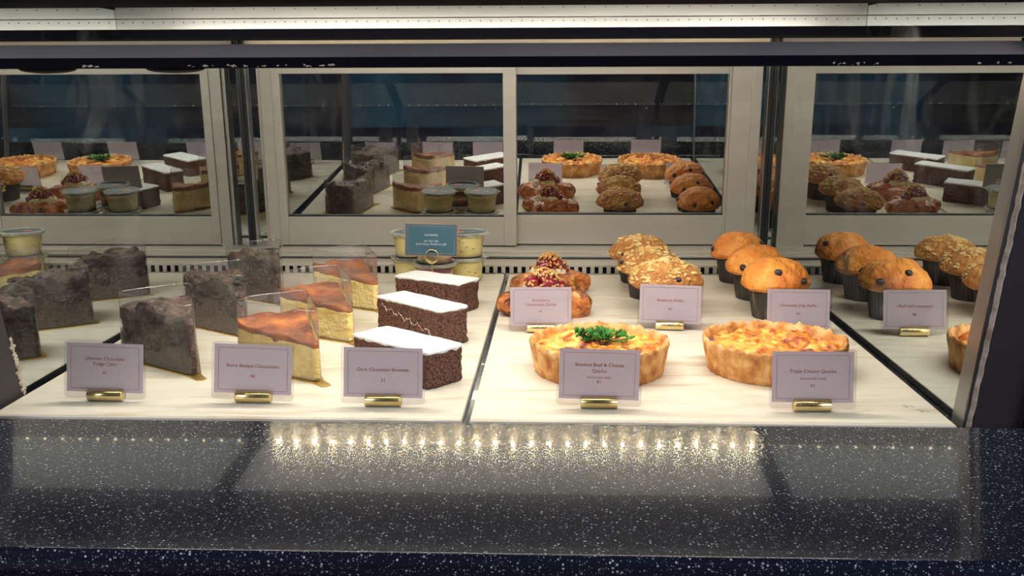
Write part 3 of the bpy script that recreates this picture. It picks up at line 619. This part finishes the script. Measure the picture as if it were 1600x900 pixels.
# ------------------------------------------------------------------ danishes
PAST = pm('glazed_pastry', [(.34, S(126, 56, 20)), (.46, S(182, 98, 38)), (.58, S(212, 134, 60)), (.7, S(238, 184, 116))], 45, 6, .34, bump=(90, .0010), coat=.35, vs=(1, 1, 2.2), dist=.8)
CREAM = pm('cream_cheese', [(.3, S(240, 222, 176)), (.7, S(250, 240, 210))], 40, 3, .4, sss=.1)
STRB = pm('glazed_strawberry', [(.3, S(92, 14, 26)), (.7, S(158, 34, 44))], 90, 4, .16, coat=.6, bump=(160, .0008))
NUT = pm('toasted_crumb', [(.3, S(214, 150, 74)), (.7, S(240, 198, 128))], 90, 3, .65)
def danish(seed):
    o = empty('strawberry_danish'); mb = MB(); n = 160
    out = []
    for k in range(n):
        a = 2 * PI * k / n; r = .049 * (1 + .16 * math.cos(4 * a - .6) + .05 * math.sin(3 * a + seed)); out.append((r * math.cos(a) * 1.12, r * math.sin(a)))
    def top(x, y):
        rr = math.hypot(x / 1.12, y) / .058; a = math.atan2(y, x)
        fold = .0035 * math.cos(2 * (a * 2 + rr * 3) + seed); lay = .0022 * abs(math.sin(rr * 15 + 3 * math.cos(a * 2 + seed)))
        return .012 + .024 * max(0, 1 - rr ** 3) ** .5 + fold * min(1, rr * 1.5) + lay + .002 * noise.noise(Vector((x * 60, y * 60, seed)))
    mb.loft(out, .03, top, 12, 20, disp=.0012, fq=110, seed=seed, bulge=.004)
    mb.build('pastry', PAST, o)
    for i in range(4):
        a = .15 + i * PI / 2 + (seed % 2) * .12; mb = MB(); c = Vector((.052 * math.cos(a) * 1.10, .050 * math.sin(a), .0175))
        t = Vector((-math.sin(a), math.cos(a), 0)); r_ = Vector((math.cos(a), math.sin(a), 0)); pts = []; rad = []
        for j in range(37):
            s = (j / 36 - .5) * 2; pts.append(c + t * s * .021 - r_ * (.012 * s * s) + Vector((0, 0, .001 * math.sin(j * 2)))); rad.append(.0152 * math.sqrt(max(.02, 1 - s ** 4 * .9)) * (.93 + .13 * abs(math.sin(s * 6.3 + seed + i)) ** .6))
        pts = [Vector((p.x, p.y, max(p.z, .0165))) for p in pts]
        mb.tube(pts, rad, 20); mb.build('folded_corner', PAST, o)
    mb = MB(); mb.ball((-.004, 0, .036), (.030, .027, .013), seed, .25, 28, 16)
    for i in range(7):
        a = i * .9 + seed; mb.ball((.023 * math.cos(a) - .004, .020 * math.sin(a), .038), (.010, .009, .008), i + seed, .2, 12, 8)
    mb.build('cream_filling', CREAM, o)
    random.seed(seed * 5 + 1)
    sp = [(-.012, -.010, .051, .0125), (.010, -.010, .050, .0120), (-.010, .011, .051, .012), (.011, .009, .051, .012), (-.001, 0, .059, .0125), (.025, .010, .043, .009), (.024, -.008, .041, .008)]
    for i, (x, y, z, r) in enumerate(sp):
        mb = MB(); mb.ball((0, 0, 0), (r, r * .95, r * .85), i + seed, .16, 18, 12); mb.build('strawberry_piece', STRB, o, loc=(x - .002, y, z))
    mb = MB()
    for i in range(190):
        if i < 110:
            a = random.uniform(0, 2 * PI); r = .016 * math.sqrt(random.random()) ; x = r * math.cos(a) - .002; y = r * math.sin(a) ; z = .0705 - (r / .016) ** 2 * .008 + random.uniform(-.001, .0015)
        else:
            a = random.uniform(0, 2 * PI); r = random.uniform(.018, .032); x = r * math.cos(a); y = r * math.sin(a); z = .0615 - (r - .018) / .014 * .016 + random.uniform(-.002, .001)
        s = random.uniform(.0010, .0024); mb.ball((x, y, z), (s, s * random.uniform(.7, 1.2), s * .9), i, .4, 6, 5)
    c = mb.build('crumb_topping', NUT, o); c['kind'] = 'stuff'; return o
place(danish(1), .003, .498, -12, 'strawberry danish with crumbs, nearer one, half behind its price card', 'danish', 'strawberry danishes', 1.02)
place(danish(2), .013, .660, 14, 'strawberry danish with tall glazed berry heap, rear one by the vent', 'danish', 'strawberry danishes', .98)

# ------------------------------------------------------------------ quiches
CRU = pm('shortcrust', [(.3, S(168, 96, 40)), (.45, S(204, 140, 72)), (.58, S(226, 172, 106)), (.72, S(240, 200, 144))], 55, 6, .6, bump=(150, .0010))
FILQ = pm('baked_cheese_filling', [(.34, S(112, 52, 34)), (.42, S(190, 92, 36)), (.49, S(232, 142, 50)), (.58, S(248, 186, 84)), (.7, S(255, 222, 138))], 30, 7, .36, bump=(70, .0025), dist=1.6)
def quiche(seed, burnt=0.0):
    o = empty('quiche'); mb = MB(); n = 240
    def fn(q, a, i):
        z = q.z; r = math.hypot(q.x, q.y); fl = .0010 * math.cos(a * 38) * (1 + .5 * math.sin(a * 5)) * (1 if i in (1, 2, 3, 4) else .4 if i < 7 else 0)
        rim = (.0034 * noise.fractal(Vector((math.cos(a) * 7, math.sin(a) * 7, seed)), .7, 2, 4) + .0009 * math.cos(a * 38 + 2 * math.sin(a * 3))) * (1 if 4 < i < 9 else 0)
        rr = r + fl + .0012 * noise.noise(Vector((math.cos(a) * 5, math.sin(a) * 5, z * 90 + seed)))
        return Vector((rr * math.cos(a), rr * math.sin(a), z + rim))
    mb.lathe([(.0770, 0), (.0788, .001), (.0802, .010), (.0822, .020), (.0843, .030), (.0858, .0355), (.0855, .0385), (.0835, .0400), (.0808, .0385), (.0790, .0345), (.0775, .030), (.0750, .026)], n, fn=fn, cap1=False)
    mb.build('crust', CRU, o)
    mb = MB(); out = [(.0785 * math.cos(2 * PI * k / 180), .0785 * math.sin(2 * PI * k / 180)) for k in range(180)]
    def top(x, y):
        r = math.hypot(x, y) / .08
        return .0335 - .003 * max(0, 1 - (1 - r) * 6) - .002 * r + .0070 * noise.fractal(Vector((x * 42, y * 42, seed)), .8, 2, 5) + .003 * (1 - r)
    mb.loft(out, .03, top, 2, 40, z0=.022, disp=.0005, fq=100, seed=seed); mb.build('filling', FILQ, o); return o
place(quiche(1), .0725, .197, 0, 'round golden quiche with a parsley sprig on top', 'quiche', 'cheese quiches', 1.0)
place(quiche(4), .289, .208, 40, 'round golden quiche without garnish, behind the rightmost front card', 'quiche', 'cheese quiches', 1.02)
# parsley
PARS = pm('parsley_green', [(.3, S(30, 92, 24)), (.6, S(62, 140, 38)), (.8, S(112, 178, 58))], 60, 3, .5)
pg = empty('parsley_sprig', (.0745, .196, .037), 0, 'bright green curly parsley sprig lying on the left quiche', 'parsley'); random.seed(3)
mb = MB(); st = MB()
for i in range(46):
    cx_ = random.gauss(0, .014); cy_ = random.gauss(0, .008); cz = .004 + random.uniform(0, .007); hd = random.uniform(0, 2 * PI); s = random.uniform(.006, .0098)
    tilt = random.uniform(-.2, 1.0)
    M = Matrix.Translation((cx_, cy_, cz)) @ Matrix.Rotation(hd, 4, 'Z') @ Matrix.Rotation(-tilt, 4, 'Y')
    pts = []; K = 33
    for k in range(K):
        t = -1.9 + 3.8 * k / (K - 1); lob = abs(math.cos(t * 1.32)) ** .6; r = s * (.45 + .55 * lob) * (1 + .18 * (k % 2)) * (1 - .12 * abs(t)); pts.append((r * math.cos(t), r * math.sin(t), .0014 * math.sin(k * 1.9) + .25 * r * r / s))
    mb.M = M; mb.add([(0, 0, 0)] + pts, [(0, j, j + 1) for j in range(1, K)])
    st.tube([(cx_ * .3, cy_ * .3, .001), (cx_ * .7, cy_ * .7, cz * .6), (cx_, cy_, cz)], .0006, 5)
mb.M = Matrix(); lv = mb.build('leaves', PARS, pg); sd_ = lv.modifiers.new('thick', 'SOLIDIFY'); sd_.thickness = .0003; st.build('stem', PARS, pg)

# ------------------------------------------------------------------ tubs
TUB = clear('tub_plastic', (.99, .99, .97, 1), .10, .02, 1.0, 1.4, haze=.02)
LIDM = clear('lid_plastic', (.93, .93, .92, 1), .15, .05, 1.2, 1.4, haze=.34, hazecol=(.95, .93, .84, 1))
LAB = pm('teal_label', [(.3, S(30, 66, 78)), (.7, S(40, 84, 98))], 30, 2, .35)
CORAL = pm('coral_print', [(.5, S(214, 92, 70))], rough=.5)
YEL = pm('garlic_cream', [(.3, S(246, 222, 138)), (.7, S(252, 238, 172))], 30, 4, .5, bump=(40, .001))
CHV = pm('chive_green', [(.5, S(66, 92, 48))], rough=.6)
BRC = pm('berry_cream', [(.38, S(120, 36, 56)), (.47, S(196, 110, 116)), (.55, S(240, 214, 170)), (.7, S(248, 230, 190))], 16, 2, .45, vs=(.6, .6, 3.2))
def tub(kind, seed):
    o = empty('cream_cheese_tub'); mb = MB(); H = .0415
    mb.lathe([(.0275, .0008), (.0292, .002), (.0305, .015), (.0325, .03), (.0330, .035), (.0315, .0365), (.012, .037)], 48); mb.build('filling', YEL if kind != 'berry' else BRC, o)
    mb = MB(); mb.lathe([(.0285, 0), (.0300, .0012), (.0312, .014), (.0335, H - .006), (.0352, H - .0055), (.0355, H)], 56, cap1=False); mb.build('tub', TUB, o)
    if kind == 'chive':
        random.seed(seed); mb = MB()
        for i in range(26):
            a = random.uniform(0, 2 * PI); z = random.uniform(.005, .033); r = .0297 + .0032 * z / .035 + .0003; l = random.uniform(.05, .16)
            mb.tube([(r * math.cos(a), r * math.sin(a), z), (r * math.cos(a + l / 2), r * math.sin(a + l / 2), z + random.uniform(-.001, .001)), (r * math.cos(a + l), r * math.sin(a + l), z + random.uniform(-.001, .001))], .0005, 5)
        c = mb.build('chives', CHV, o); c['kind'] = 'stuff'
    mb = MB(); mb.lathe([(.0355, H - .0035), (.0382, H - .0035), (.0388, H - .001), (.0388, H + .0015), (.0375, H + .0028), (.0350, H + .0028), (.0335, H + .0010)], 64, cap0=False)
    mb.box((.037, -.005, H - .0005), (.0425, .005, H + .0008)); lid = mb.build('lid', LIDM, o)
    mb = MB(); mb.lathe([(.0333, H + .0006), (.0333, H + .0016)], 56); mb.build('label', LAB, lid, smooth=False)
    mb = MB(); mb.lathe([(.0085, H + .0017), (.0085, H + .0019)], 24, mi=0); q = MB()
    q.M = Matrix.Translation((-.012, 0, 0)); q.v = []; 
    m2 = MB(); m2.M = Matrix.Translation((-.010, .000, 0)); m2.lathe([(.0085, H + .0017), (.0085, H + .0019)], 24); m2.box((-.0085, -.0052, H + .0018), (.0085, -.0022, H + .00205), 1)
    for k in range(7): m2.box((.015 + (k % 4) * .0042, -.009 + k * .0025, H + .0017), (.0165 + (k % 4) * .0042, -.005 + k * .0028, H + .0019), 1)
    m2.build('label_print', [CORAL, WHT], lid, smooth=False)
    return o
tl = empty  # tubs stand in three stacks of two
G5 = 'cream cheese tubs'
def stack(kind, seed, x, y, la, lb):
    a = tub(kind, seed); prop(a, la, 'tub', G5); a.location = (x, y, 0); a.rotation_euler = (0, 0, .1)
    dup(a, (x + .001, y, .0446), -.05, lb)
stack('chive', 1, -.142, .775, 'pale yellow tub under another, right stack beside the vent', 'pale yellow tub with green flecks and teal lid, top of the right stack')
stack('plain', 2, -.238, .775, 'pale yellow tub under another, left stack behind the cheesecakes', 'pale yellow tub with teal lid, top of the left stack, left of the sign')
stack('berry', 3, -.190, .712, 'pink and cream berry tub behind the ring of the teal sign', 'berry cream tub hidden directly behind the teal sign, topmost')
